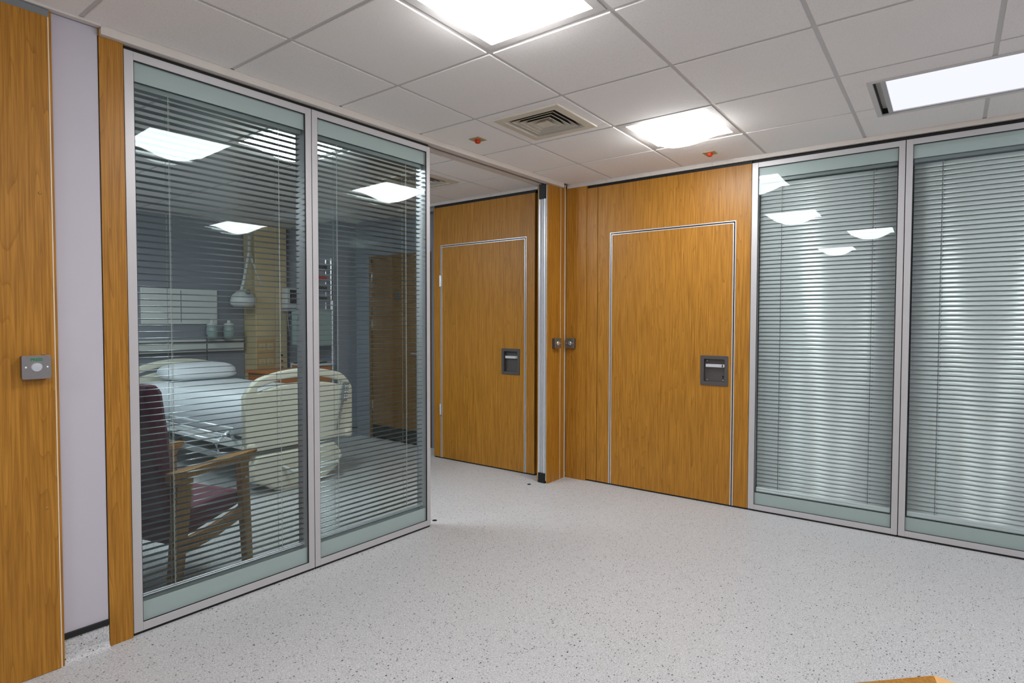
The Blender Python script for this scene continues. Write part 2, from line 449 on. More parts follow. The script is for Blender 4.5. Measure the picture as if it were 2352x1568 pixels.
# ------------------------------------------------------------------ glazed partitions with blinds inside
ZB, ZT = .013, 2.503
def slat_mesh(wd, mat):
    bm = bmesh.new(); n = 6; W_ = .035; crown = .0026; th = .0005
    prof = []
    for k in range(n+1):
        t = -1+2*k/n; prof.append((t*W_/2, crown*(1-t*t)))
    loop = prof + [(p[0], p[1]-th) for p in prof[::-1]]
    A_ = [bm.verts.new((-wd/2, y, z)) for y, z in loop]; B_ = [bm.verts.new((wd/2, y, z)) for y, z in loop]
    m = len(loop)
    for i in range(m): bm.faces.new((A_[i], A_[(i+1) % m], B_[(i+1) % m], B_[i])).smooth = True
    bm.faces.new(A_[::-1]); bm.faces.new(B_)
    bmesh.ops.recalc_face_normals(bm, faces=bm.faces)
    me = bpy.data.meshes.new('slat'); bm.to_mesh(me); bm.free(); me.materials.append(mat)
    for p in me.polygons: p.use_smooth = len(p.vertices) == 4
    return me

def glazed(fr, s0, s1, sl, sr, label, blabel, tilt, cords, bar_b, end=False):
    t = thing('glazed_partition', label, 'partition', fr, (s0, 0, 0), 'glazed partition panels')
    W_ = s1-s0; D = .1; gi, go = sl, W_-sr
    bx('stile', (0, sl, 0, D, ZB, ZT), ALU, t, .0012); bx('stile', (go, W_, 0, D, ZB, ZT), ALU, t, .0012)
    bx('rail', (sl, go, .0005, D-.0005, 2.468, ZT), ALU, t, .0012); bx('rail', (sl, go, .0005, D-.0005, ZB, .050), ALU, t, .0012)
    bm = bmesh.new()
    for b in ((gi, go, .002, .007, 2.464, 2.468), (gi, go, .002, .007, .050, .053), (gi, gi+.002, .002, .007, .053, 2.464), (go-.004, go, .002, .007, .053, 2.464)): box(bm, *b)
    obj('gasket', bm, BLACK, t)
    bx('glass_pane', (gi, go, .008, .014, .050, 2.468), GLASS, t); bx('glass_pane', (gi, go, .088, .094, .050, 2.468), GLASSB, t)
    for dd in (.0145, .086):
        bx('blind_pelmet', (gi, go, dd, dd+.0015, 2.384, 2.468), BAND, t); bx('bottom_band', (gi, go, dd, dd+.0015, .050, .134), BAND, t)
    bx('floor_seal', (.002, W_-.002, .008, D-.008, .0, ZB), BLACK, t); bx('head_seal', (.0, W_+.004, .02, D-.02, ZT, 2.522), BLACK, t)
    bx('edge_seal', (W_, W_+.0042, .008, D-.008, .006, ZT), BLACK, t)
    if end: bx('edge_channel', (W_+.0045, W_+.012, .03, .07, .02, ZT-.01), ALU2, t)
    # the blind
    c = (gi+go)/2; wd = go-gi-.016
    v = thing('venetian_blind', blabel, 'blind', fr, (s0+c, .052, 0), 'venetian blinds between the panes')
    bm = bmesh.new(); xprism(bm, [(-.02, .0), (.02, .0), (.02, .028), (.016, .028), (.016, .004), (-.016, .004), (-.016, .028), (-.02, .028)], -wd/2, wd/2)
    bmesh.ops.rotate(bm, verts=bm.verts, cent=(0, 0, 0), matrix=Matrix.Rotation(math.pi/2, 3, 'Z'))
    obj('headrail', bm, HRAIL, v, (0, 0, 2.362))
    sm = slat_mesh(wd, SLATB if bar_b else SLAT); z = 2.340
    while z > .172:
        o = bpy.data.objects.new('slat', sm); COL.objects.link(o); o.parent = v; o.location = (0, 0, z)
        o.rotation_euler = (math.radians(tilt + random.uniform(-.8, .8)), random.uniform(-.0004, .0004), 0); z -= .0285
    if bar_b:
        bm = bmesh.new(); box(bm, -wd/2, wd/2, -.018, -.010, .138, .170); box(bm, -wd/2, wd/2, -.0195, -.018, .141, .151); box(bm, -wd/2, wd/2, -.0195, -.018, .157, .168)
        obj('bottom_rail', bm, SLATB, v, (0, 0, 0), .001, 1)
    else:
        bm = bmesh.new()
        for yy, zz in ((-.012, .158), (-.016, .150)): tube(bm, [(-wd/2, yy, zz), (wd/2, yy, zz)], .0034, 8)
        for a in (-1, 1): box(bm, a*wd/2-.004, a*wd/2+.004, -.02, -.006, .142, .165)
        obj('bottom_rail', bm, CHROME, v)
    for cs in cords:
        bm = bmesh.new(); x = cs-s0-c; cw = .0012 if bar_b else .0008; hw = .0175*math.cos(math.radians(tilt))+.001
        for dx, dy in ((0, -hw), (0, hw), (.012, 0)): box(bm, x+dx-cw, x+dx+cw, dy-.0007, dy+.0007, .15, 2.362)
        z = 2.340
        obj('ladder_cord', bm, DGREY if bar_b else CORD, v)
    return t
glazed(FA, -.951, -.0705, .036, .0345, 'aluminium framed glass partition panel nearest the left oak jamb', 'open grey venetian blind in the leftmost glass panel, in front of the chair', -4, (-.770, -.242), False)
glazed(FA, -.0662, .800, .034, .030, 'aluminium framed glass partition panel beside the open gap', 'open grey venetian blind in the glass panel beside the open gap', -4, (.110, .623), False, True)
glazed(FB, 1.633, 2.5445, .041, .034, 'aluminium framed glass partition panel beside the oak pass door', 'closed silver venetian blind beside the oak pass door', 66, (1.824, 2.376), True)
glazed(FB, 2.549, 3.420, .035, .035, 'aluminium framed glass partition panel cut by the right edge of the photo', 'closed silver venetian blind cut by the right edge of the photo', 66, (2.734, 3.24), True)

# ------------------------------------------------------------------ oak partition panels with pass doors
def handle_set(p, x0, x1, z0, z1, lev):
    # flush pull: ring, sunken tray, lever, screws, keyhole; sub-parts of the door p (local coords, front = -y)
    cx, cz = (x0+x1)/2, (z0+z1)/2; w_, h_ = (x1-x0)/2, (z1-z0)/2
    rot = Matrix.Rotation(math.pi/2, 4, 'X')
    curve_mesh('handle_plate', [rounded(-w_, w_, -h_, h_, .006), rounded(-w_+.024, w_-.024, -h_+.024, h_-.024, .008)], DGREY, p, .002, .0012, rot, (cx, -.0032, cz))
    bm = bmesh.new(); a, b, t = w_-.0235, h_-.0235, .0015
    box(bm, -a, a, .026, .0275, -b, b); box(bm, -a-t, -a, 0, .0275, -b, b); box(bm, a, a+t, 0, .0275, -b, b); box(bm, -a, a, 0, .0275, b, b+t); box(bm, -a, a, 0, .0275, -b-t, -b)
    obj('handle_tray', bm, DGREY, p, (cx, 0, cz))
    bm = bmesh.new(); hy = b*.42
    tube(bm, [(a*.82, .026, hy), (a*.82, .004, hy)], .0105, 14)
    box(bm, -a*.84, a*.82, .0015, .0085, hy-.0115, hy+.0115)
    lathe(bm, [(.0118, .0015), (.0118, .0085)], (a*.82, 0, hy), 'Y', 18)
    obj('lever', bm, ALU2, p, (cx, 0, cz), .0015)
    for sx, sz in ((-.78, .82), (-.78, -.82)):
        bm = bmesh.new(); lathe(bm, [(.004, .0248), (.004, .026)], (sx*a, 0, sz*b), 'Y', 10); obj('screw', bm, CHROME, p, (cx, 0, cz))
    bm = bmesh.new(); lathe(bm, [(.0065, .0252), (.0065, .026)], (a*.74, 0, -.5*b), 'Y', 14); box(bm, a*.74-.003, a*.74+.003, .0252, .026, -.72*b, -.5*b); obj('keyhole', bm, BLACK, p, (cx, 0, cz))
    bm = bmesh.new(); lathe(bm, [(.004, .0248), (.004, .026)], (a*.74, 0, -.82*b), 'Y', 10); obj('screw', bm, CHROME, p, (cx, 0, cz))

def pass_panel(label, fr, X0, X1, dx0, dx1, dz, hb, hinges, strip=None):
    t = thing('oak_partition', label, 'partition', fr, (X0, 0, 0)); D = .1; W_ = X1-X0; a, b = dx0-X0, dx1-X0
    bx('side_panel', (0, a, 0, D, ZB, ZT), OAK, t, .001); bx('side_panel', (b, W_, 0, D, ZB, ZT), OAK, t, .001); bx('header_panel', (a, b, 0, D, dz, ZT), OAK, t)
    e, g = .006, .009
    def ring(name, o, wd_, y0, y1, mat):
        bm = bmesh.new(); box(bm, a+o, a+o+wd_, y0, y1, ZB, dz-o); box(bm, b-o-wd_, b-o, y0, y1, ZB, dz-o); box(bm, a+o+wd_, b-o-wd_, y0, y1, dz-o-wd_, dz-o)
        obj(name, bm, mat, t)
    ring('edging', 0, e, -.0025, .06, ALU2); ring('door_gap', e, g, .012, .05, BLACK)
    o2 = e+g
    # leaf with an opening for the flush handle
    ax, bx_, az = a+o2+e, b-o2-e, dz-o2-e
    hx0, hx1, hz0, hz1 = hb[0]-X0+.022, hb[1]-X0-.022, hb[2]+.022, hb[3]-.022
    bm = bmesh.new()
    for r in ((ax, hx0, ZB, az), (hx1, bx_, ZB, az), (hx0, hx1, ZB, hz0), (hx0, hx1, hz1, az)): box(bm, r[0], r[1], -.0005, .045, r[2], r[3])
    bmesh.ops.remove_doubles(bm, verts=bm.verts, dist=1e-5)
    leaf = obj('pass_door', bm, OAK, t)
    bm = bmesh.new(); box(bm, a+o2, ax, -.0025, .045, ZB, az+e); box(bm, bx_, b-o2, -.0025, .045, ZB, az+e); box(bm, ax, bx_, -.0025, .045, az, az+e); obj('edging', bm, ALU2, leaf)
    handle_set(leaf, hb[0]-X0, hb[1]-X0, hb[2], hb[3], 1)
    bx('rear_face', (hx0-.02, hx1+.02, .046, .05, hz0-.05, hz1+.05), OAK, leaf)
    for z in hinges:
        bm = bmesh.new(); tube(bm, [(a-.004, -.008, z), (a-.004, -.008, z+.11)], .007, 10); box(bm, a-.012, a+.02, -.006, -.0026, z+.002, z+.108); obj('hinge', bm, CHROME, t)
    bx('floor_seal', (.002, W_-.002, .008, D-.008, .0, ZB), BLACK, t); bx('head_seal', (0, W_, .012, D-.012, ZT, 2.526), BLACK, t)
    return t
pass_panel('oak partition panel with pass door between corner jamb and right glass', FB, .398, 1.630, .511, 1.527, 2.109, (1.28, 1.483, .894, 1.116), ())
FI = Frame((0, -.136, 0), 0)
pass_panel('oak partition panel with pass door seen through the open gap', FI, -1.376, -.152, -1.281, -.240, 2.127, (-.514, -.311, .89, 1.125), (.44, 1.72))
t = thing('oak_partition', 'narrow oak infill panel beside the corner jamb', 'partition', FB, (.293, 0, 0))
bx('infill_panel', (0, .100, 0, .1, ZB, ZT), OAK, t, .001); bx('floor_seal', (0, .104, .008, .09, 0, ZB), BLACK, t); bx('head_seal', (0, .104, .012, .088, ZT, 2.526), BLACK, t); bx('edge_seal', (.1, .1045, .01, .09, .006, ZT), BLACK, t)

# corner post and jambs
t = thing('corner_post', 'oak clad corner post with aluminium receiving channel at the open gap', 'post', FA, (2.148, .0, 0))
bx('oak_face', (0, .193, -.0, .012, 0, 2.519), OAK, t, .001)             # faces the room
bx('oak_face', (0, .1, .095, .107, 0, 2.519), OAK, t, .001)
bx('post_core', (.012, .19, .012, .095, 0, 2.519), BLACK, t)
for y0, y1 in ((.0125, .017), (.090, .0945)): bx('edging', (-.004, .012, y0, y1, 0.02, 2.515), ALU2, t, .0005)
bx('receiving_channel', (.0, .012, .022, .086, .085, 2.40), ALU2, t)
for y0, y1 in ((.022, .034), (.046, .050), (.062, .066), (.074, .086)): bx('channel_rib', (-.010, .0, y0, y1, .085, 2.40), ALU2, t, .002)
for z0, z1 in ((.0, .085), (2.40, 2.519)): bx('end_block', (-.012, .012, .02, .088, z0, z1), BLACK, t, .002)
c0 = FA.p(2.341, 0); 
t = thing('oak_jamb', 'oak corner strip between two cream edging lines', 'jamb', FB, (c0.x, c0.y, 0))
bx('strip_face', (-.06, -.002, .0, .08, 0, H-.002), OAK, t); bx('edging', (-.006, .001, -.006, .0, 0, H-.002), CREAM, t, .0005); bx('edging', (-.004, .004, .066, .072, 0, H-.002), CREAM, t, .0005)
t = thing('oak_jamb', 'oak jamb right of the room corner, beside the pass door panel', 'jamb', FB, (.092, -.008, 0))
bx('jamb_face', (0, .2, 0, .09, 0, 2.5255), OAK, t, .001)
t = thing('oak_jamb', 'oak jamb between lavender wall and leftmost glass panel', 'jamb', FA, (-1.042, -.006, 0))
bx('jamb_face', (0, .087, 0, .108, 0, 2.519), OAK, t, .001); bx('shadow_gap', (-.0035, -.0002, .004, .1, 0, 2.519), BLACK, t); bx('shadow_gap', (.0872, .0908, .012, .1, 0.0, 2.503), BLACK, t)
bx('jamb_edge', (-.003, .006, -.002, .02, 2.519, H-.002), OAK, t)

# big oak panel at the left edge of the photograph
t = thing('oak_wall_panel', 'tall oak veneered panel at the left edge of the photo', 'panel', FA, (-2.44, -.034, 0))
bx('veneer_face', (0, 1.2245, 0, .03, .001, 2.515), OAK, t, .001)
bx('edging', (1.2247, 1.2287, .0, .03, .001, 2.515), CREAM, t, .0005)
bx('frame_post', (1.2305, 1.2385, .010, .036, .001, 2.54), OAK, t, .0005)
bx('head_strip', (0, 1.2300, .006, .03, 2.515, 2.5445), GREYP, t, .0005)
for zz in (1.845, 1.235, .642):
    bm = bmesh.new(); lathe(bm, [(.0052, 0), (.0052, -.001), (.0035, -.0028), (.001, -.0033)], (1.190, 0, zz), 'Y', 14); obj('screw_cap', bm, BEECH, t, smooth=True)
t = thing('trim_1', 'pale ceiling edge trim above lavender wall strip', 'trim', FA, (-2.44, -.03, 0)); t['kind'] = 'structure'
bx('edge_angle', (0, 1.3985, -.008, .02, 2.546, H+.01), TRIM, t, .001)

# ------------------------------------------------------------------ exit buttons
def exit_button(label, fr, at, word, rz=0):
    t = thing('exit_button', label, 'button', fr, at, 'press to exit buttons', rz); w_, h_, dp = .0435, .0435, .034
    rot = Matrix.Rotation(math.pi/2, 4, 'X')
    bm = bmesh.new(); box(bm, -w_+.001, w_-.001, -dp+.003, 0, -h_+.001, h_-.001); obj('back_box', bm, DGREY, t, (0, 0, 0), .004)
    curve_mesh('face_plate', [rounded(-w_, w_, -h_, h_, .006)], STEEL, t, .0012, .0006, rot, (0, -dp+.0012, 0))
    bm = bmesh.new(); lathe(bm, [(.0175, -dp), (.0175, -dp-.003), (.015, -dp-.006), (.001, -dp-.0065)], (0, 0, .0), 'Y', 28); obj('push_button', bm, CHROME, t)
    for s in (-1, 1):
        bm = bmesh.new(); lathe(bm, [(.0035, -dp), (.0035, -dp-.0015), (.001, -dp-.002)], (s*.032, 0, .0), 'Y', 12); obj('screw', bm, CHROME, t)
    text('lettering', word, .0145, GREEN, t, rot, (0, -dp-.0009, .028))
    return t
exit_button('brushed steel press button with green lettering on the left oak panel', FA, (-1.2785, -.034, 1.188), 'PRESS')
exit_button('small steel press button in the corner, on the corner post face', FA, (2.255, -.0005, 1.187), 'PRESS')
exit_button('small steel press button in the corner, on the right hand jamb', FB, (.152, -.009, 1.185), 'PRESS')

# ------------------------------------------------------------------ ceiling lights, vents, indicators
def curved_light(label, fr, cx, cy, z, lens, group='curved lens ceiling lights'):
    t = thing('ceiling_light', label, 'light', fr, (cx, cy, z), group); h = .287; fw = .040
    bm = bmesh.new()
    for b in ((-h, h, -h, -h+fw), (-h, h, h-fw, h), (-h, -h+fw, -h+fw, h-fw), (h-fw, h, -h+fw, h-fw)): box(bm, b[0], b[1], b[2], b[3], -.002, .02)
    obj('frame', bm, TEE, t, (0, 0, 0), .001)
    bm = bmesh.new(); n = 14; q = h-fw-.0005; g = []
    for i in range(n+1):
        u = -1+2*i/n
        g.append([bm.verts.new((u*q, (-1+2*k/n)*q, -.001-.098*(1-abs(u)**2.6)**1.25*max(0, math.cos((-1+2*k/n)*math.pi/2))**1.1)) for k in range(n+1)])
    for i in range(n):
        for k in range(n): bm.faces.new((g[i][k], g[i][k+1], g[i+1][k+1], g[i+1][k]))
    obj('lens', bm, lens, t, smooth=True)
    return t
names = ['curved bright ceiling light at the top edge of the photo', 'curved bright ceiling light between the air vent and the right partition',
         'curved ceiling light further right along the partition', 'curved ceiling light above the camera', 'curved ceiling light near the back wall', 'added unseen fill light by the right wall', 'added unseen fill light midway along the right wall']
for (i, j), nm in zip(LIGHT_CELLS, names):
    curved_light(nm, FC, (XS[i]+XS[i+1])/2, (YS[j]+YS[j+1])/2, H, LENS)
curved_light('curved ceiling light over the bed bay, striped by the blind', FB, -.81, -2.08, H, LENS_BED)

curved_light('added unseen fill light over the near end of the bed bay', FB, -2.61, -3.21, H, LENS_BED_FILL)  # added lamp, out of view, to brighten the bed
t = thing('recessed_light', 'long flat recessed ceiling light at the upper right edge', 'light', FC, (flat_l[0], flat_l[2], H)); L, B_ = flat_l[1]-flat_l[0], flat_l[3]-flat_l[2]
bm = bmesh.new()
for b in ((0, .024, 0, B_), (L-.024, L, 0, B_), (.024, L-.024, 0, .016), (.024, L-.024, B_-.016, B_)): box(bm, b[0], b[1], b[2], b[3], -.010, .02)
obj('frame', bm, TEE, t, (0, 0, 0), .0008)
bx('reflector_tray', (.024, L-.024, .016, B_-.016, .05, .054), BLACK, t)
bm = bmesh.new()
for b in ((.024, .027, .016, B_-.016), (L-.027, L-.024, .016, B_-.016), (.027, L-.027, .016, .019), (.027, L-.027, B_-.019, B_-.016)): box(bm, b[0], b[1], b[2], b[3], .0, .05)
obj('tray_wall', bm, BLACK, t)
bm = bmesh.new()
for b in ((.056, .078, .020, B_-.020), (L-.078, L-.056, .020, B_-.020), (.078, L-.078, .020, .034), (.078, L-.078, B_-.034, B_-.020)): box(bm, b[0], b[1], b[2], b[3], -.004, .02)
obj('inner_frame', bm, ALU, t)
bx('diffuser', (.079, L-.079, .035, B_-.035, .001, .012), LENS_FLAT, t)

def diffuser(label, fr, cx, cy, z):
    t = thing('air_diffuser', label, 'vent', fr, (cx, cy, z), 'square ceiling air diffusers')
    def sq(bm, prof):      # frustum ring from (half size, z) outline
        rings = [[bm.verts.new((sx*h, sy*h, zz)) for sx, sy in ((-1, -1), (1, -1), (1, 1), (-1, 1))] for h, zz in prof]
        n = len(rings)
        for k in range(n):
            a, b = rings[k], rings[(k+1) % n]
            for i in range(4): bm.faces.new((a[i], a[(i+1) % 4], b[(i+1) % 4], b[i]))
    bm = bmesh.new(); sq(bm, [(.226, .002), (.226, -.006), (.222, -.008), (.176, -.010), (.168, .004), (.168, .035), (.172, .035), (.180, .002)]); obj('frame', bm, VENTM, t)
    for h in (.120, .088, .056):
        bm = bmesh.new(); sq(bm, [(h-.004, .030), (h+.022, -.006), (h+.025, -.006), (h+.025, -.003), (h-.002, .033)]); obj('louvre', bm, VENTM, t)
        bm = bmesh.new(); sq(bm, [(h+.0245, -.0018), (h-.002, .0345), (h-.002, .036), (h+.0245, -.0003)]); obj('louvre_back_shade', bm, DARK, t)  # black layer puts the shade behind each cream louvre into its colour
    bm = bmesh.new(); v = [[bm.verts.new((sx*h, sy*h, zz)) for sx, sy in ((-1, -1), (1, -1), (1, 1), (-1, 1))] for h, zz in ((.02, .02), (.042, -.006), (.042, -.009), (.015, -.006))]
    for a, b in zip(v, v[1:]):
        for i in range(4): bm.faces.new((a[i], a[(i+1) % 4], b[(i+1) % 4], b[i]))
    bm.faces.new(v[0]); bm.faces.new(v[-1][::-1]); obj('centre_cone', bm, VENTM, t)
    bm = bmesh.new(); box(bm, -.2, .2, -.2, .2, .12, .122)
    for s in (-1, 1): box(bm, s*.2-.001, s*.2+.001, -.2, .2, .036, .12); box(bm, -.2, .2, s*.2-.001, s*.2+.001, .036, .12)
    obj('duct_box', bm, DARK, t)
    return t
diffuser('cream square air vent in the room ceiling', FC, .9, -1.5, H-.004)
diffuser('cream square air vent in the bed bay ceiling, beyond the gap', FB, -.81, -.88, H-.004)
def indicator(label, x, y):
    t = thing('indicator_lamp', label, 'indicator', FB, (x, y, H-.004), 'red ceiling indicators', FC.rz)
    bm = bmesh.new(); box(bm, -.042, .042, -.042, .042, -.004, 0); obj('plate', bm, OLIVE, t, (0, 0, 0), .001)
    bm = bmesh.new(); lathe(bm, [(.021, -.004), (.021, -.018), (.016, -.024)], (0, 0, 0), 'Z', 6); obj('lens', bm, RED, t)
indicator('small red indicator on the ceiling above the open gap', .285, -1.45)
indicator('small red indicator on the ceiling above the pass door', 1.412, -.26)

# floor sockets for the partition bolts
for nm, x, y in (('small black floor bolt socket beside the end of the left glass panels', -.036, -1.525), ('small black floor bolt socket in front of the corner post', -.028, -.394)):
    bm = bmesh.new(); lathe(bm, [(.016, 0), (.016, .002), (.011, .003), (.011, .0005)], (0, 0, 0), 'Z', 18); o = obj('floor_socket', bm, BLACK, None, (x, y, 0))
    tag(o, nm, 'floor socket', 'floor bolt sockets')

# ------------------------------------------------------------------ table corner in the foreground
P0 = (2.748, -2.579); T = .45
u = (-.716, -.698); v2 = (.992, -.13); w2 = (.698, -.716)
pts = [P0, (P0[0]+u[0]*.5, P0[1]+u[1]*.5)]
pts.append((pts[1][0]+w2[0]*.58, pts[1][1]+w2[1]*.58))
q = (P0[0]+v2[0]*.14, P0[1]+v2[1]*.14); q2 = (q[0]+w2[0]*.44, q[1]+w2[1]*.44)
pts += [q2, q]
cx = sum(p[0] for p in pts)/5; cy = sum(p[1] for p in pts)/5
t = thing('side_table', 'low wood edged table, only its corner showing at bottom right', 'table', FB, (cx, cy, 0))
loc = [(p[0]-cx, p[1]-cy) for p in pts]; inn = [(p[0]*.88, p[1]*.88) for p in loc]
for i in range(5):
    j = (i+1) % 5; bm = bmesh.new(); prism(bm, [loc[i], loc[j], inn[j], inn[i]], T-.03, T); obj('edge_lipping', bm, YELL if i == 4 else OAK, t)
bm = bmesh.new(); prism(bm, inn, T-.028, T-.004); obj('table_top', bm, LAMG, t)
for i in range(4):
    a = math.pi/4*(1+2*i); bm = bmesh.new(); x, y = .17*math.cos(a), .17*math.sin(a); lathe(bm, [(.014, 0), (.02, T-.03)], (x, y, 0), 'Z', 12); obj('leg', bm, OAK, t)

# ------------------------------------------------------------------ bed bay: chair
t = thing('armchair', 'maroon high back armchair with wooden arms behind the left glass', 'chair', FB, (-.592, -2.968, 0), None, math.radians(15))
def yz_part(name, prof, x0, x1, mat, bev=.006, parent=t):   # profile in (y, z), extruded along x
    bm = bmesh.new(); xprism(bm, prof, x0, x1); bmesh.ops.rotate(bm, verts=bm.verts, cent=(0, 0, 0), matrix=Matrix(((0, 1, 0), (1, 0, 0), (0, 0, 1))))
    return obj(name, bm, mat, parent, (0, 0, 0), bev)
for s in (-1, 1):
    xa, xb = (s*.28-.022, s*.28+.022)
    yz_part('leg', [(.205, 0), (.250, 0), (.225, .60), (.165, .60)], xa, xb, BEECH)
    yz_part('leg', [(-.265, 0), (-.205, 0), (-.125, .59), (-.215, .59)], xa, xb, BEECH)
    yz_part('armrest', [(-.25, .565), (-.1, .585), (.15, .592), (.22, .575), (.235, .60), (.285, .632), (.28, .645), (.2, .640), (0, .632), (-.25, .622)], s*.28-.03, s*.28+.03, BEECH, .01)
    yz_part('side_rail', [(-.22, .20), (.0, .225), (.225, .29), (.222, .355), (0, .30), (-.20, .275)], xa+.008, xb-.008, BEECH)
yz_part('seat', [(-.22, .25), (.20, .34), (.235, .385), (.215, .425), (.15, .435), (-.2, .40)], -.25, .25, MAROON, .02)
yz_part('backrest', [(-.12, .36), (-.22, .36), (-.28, .62), (-.335, 1.02), (-.32, 1.06), (-.27, 1.06), (-.245, 1.02), (-.19, .64)], -.25, .25, MAROON, .025)
bm = bmesh.new(); lathe(bm, [(.008, 0), (.008, .004)], (.304, .2, .5), 'X', 12); obj('fixing_cap', bm, CHROME, t)

# ------------------------------------------------------------------ bed
t = thing('hospital_bed', 'cream hospital bed seen through the blinds, foot end nearest', 'bed', FB, (-2.66, -1.53, 0))
rot = Matrix.Rotation(math.pi/2, 4, 'X')
rotx = Matrix(((0, 0, 1, 0), (1, 0, 0, 0), (0, 1, 0, 0), (0, 0, 0, 1)))   # outline (y, z) -> plane x = const
def board(name, x, top, parent=t):
    n = 24; W_ = .495; out = [(-W_, .36), (W_, .36)]
    for k in range(n+1):
        u = 1-2*k/n; s = abs(u); z = top - .10*s**2 - .085*max(0, (s-.72)/.28)**2.2; out.append((u*W_*(1-.0), z))
    slot = []
    for k in range(13): u = 1-2*k/12; slot.append((u*.41, top-.045-.07*abs(u)**2.2))
    for k in range(13): u = -1+2*k/12; slot.append((u*.41, top-.115-.06*abs(u)**2.2))
    o = curve_mesh(name, [out, slot], BEDC, parent, .018, .012, rotx, (x, 0, 0)); return o
fb = board('footboard', 1.09, .965); hb = board('headboard', -1.08, .965)
bx('control_strip', (.02, .024, -.46, .46, .385, .43), OFFW, fb, .001)
for s in (-1, 1): bm = bmesh.new(); lathe(bm, [(.045, .34), (.05, .36), (.05, .40), (.04, .42)], (.0, s*.46, 0), 'Z', 16); obj('bumper', bm, BEDC, fb, smooth=True)
bx('deck', (-1.05, 1.05, -.42, .42, .37, .452), GREYP, t, .01)
for s in (-1, 1): bx('deck_rail', (-1.02, 1.04, s*.46-.015, s*.46+.015, .36, .43), OFFW, t, .006)
curve_mesh('base_cover', [[(-.43, .12), (-.36, .10), (-.25, .03), (-.12, .008), (.05, .012), (.2, .04), (.34, .12), (.36, .22), (.30, .29), (-.40, .29), (-.44, .22)]], BEDC, t, .05, .02, rotx, (1.06, 0, 0))
bx('base_frame', (-.95, 1.02, -.30, .30, .16, .24), OFFW, t, .015)
bx('lift_column', (.45, .75, -.15, .15, .24, .37), OFFW, t, .01); bx('lift_column', (-.7, -.4, -.15, .15, .24, .37), OFFW, t, .01)
bx('base_shelf', (-.6, .9, -.36, .36, .235, .25), CHROME, t, .003)
bm = bmesh.new(); tube(bm, [(1.13, -.20, .20), (1.19, -.14, .15), (1.19, .28, .15), (1.14, .36, .19)], .014, 10); obj('brake_bar', bm, OFFW, t, smooth=True)
for x in (-.85, .92):
    for s in (-1, 1):
        bm = bmesh.new(); lathe(bm, [(.03, -.014), (.068, -.012), (.07, 0), (.068, .012), (.03, .014)], (x, s*.33, .07), 'Y', 20); c = obj('caster', bm, GREYP, t)
        bx('fork', (x-.02, x+.02, s*.33-.022, s*.33+.022, .07, .17), CHROME, t, .006)
# lowered side rail of three chrome bars, and the raised ones on the far side
for s, zz in ((-1, (.525, .482, .445)), (1, (.525, .482, .445))):
    for k, z in enumerate(zz):
        off = .512+.055*k
        bm = bmesh.new(); tube(bm, [(-.36+.06*k, s*(off-.02), z-.02), (-.35+.06*k, s*off, z), (.95, s*off, z)], .011, 10); obj('side_rail', bm, RAILM, t, smooth=True)
    for x in (-.25, .9):
        bm = bmesh.new(); tube(bm, [(x, s*.475, .42), (x, s*.512, .51), (x, s*.567, .47), (x, s*.622, .43), (x, s*.60, .34), (x, s*.50, .32)], .014, 8); obj('rail_bracket', bm, RAILM, t, smooth=True)
# mattress under a white sheet, with the head section raised
bm = bmesh.new(); nx, ny = 40, 16; rings = []
def mz(x):                                   # top height along the bed
    return .757 + .004*math.sin(x*7)
for i in range(nx+1):
    x = -1.02 + 2.06*i/nx; zt = mz(x); ring = []
    for k in range(ny+1):
        u = -1+2*k/ny; sg = 1 if u > 0 else -1; a = abs(u)
        if a < .7: y = sg*.435*(a/.7); z = zt + .012*math.cos(y*3.0)
        else:
            q = (a-.7)/.3; y = sg*(.435+.025*math.sin(min(1, q*2)*math.pi/2) + .004*math.sin(x*60+q*3)); z = zt - .03*q - (zt-.46-.03)*max(0, q-.15)/.85
        ring.append(bm.verts.new((x, y, z)))
    rings.append(ring)
for a, b in zip(rings, rings[1:]):
    for k in range(ny): bm.faces.new((a[k], a[k+1], b[k+1], b[k]))
    bm.faces.new((a[0], b[0], b[-1], a[-1]))
bm.faces.new(rings[0]); bm.faces.new(rings[-1][::-1])
m = obj('mattress', bm, SHEET, None, (-2.66, -1.53, 0), smooth=True); tag(m, 'white sheeted mattress with draped sides on the hospital bed', 'mattress')
bm = bmesh.new()
bmesh.ops.create_uvsphere(bm, u_segments=20, v_segments=12, radius=1)
for v in bm.verts:
    c = v.co; c.x = math.copysign(abs(c.x)**.6, c.x)*.21; c.y = math.copysign(abs(c.y)**.5, c.y)*.36; c.z = math.copysign(abs(c.z)**.8, c.z)*(.10 if c.z > 0 else .07); c.x += .03*(c.z < 0)
p = obj('pillow', bm, SHEET, None, (-3.45, -1.48, .846), smooth=True); tag(p, 'white pillow at the head of the bed', 'pillow')
# handset hung over the foot board, with a coiled lead
t = thing('bed_handset', 'grey bed control handset hanging on the bed foot', 'handset', FB, (-1.525, -1.12, 0))
bm = bmesh.new(); box(bm, 0, .022, -.028, .028, .0, .17); bmesh.ops.rotate(bm, verts=bm.verts, cent=(0, 0, .1), matrix=Matrix.Rotation(-.18, 3, 'X'))
obj('body', bm, GREYP, t, (0, 0, .665), .006)
for k in range(5):
    for s in (-1, 1): bx('key', (.022, .025, s*.011-.007+(.02*(k-2))*.18, s*.011+.007+(.02*(k-2))*.18, .69+.025*k, .705+.025*k), OFFW, t, .001)
bm = bmesh.new(); pts = [(.01+.012*math.cos(k*.9), -.03-.0005*k+.012*math.sin(k*.9), .665-.0022*k) for k in range(110)]; tube(bm, pts, .003, 6); obj('coiled_lead', bm, GREYP, t, smooth=True)

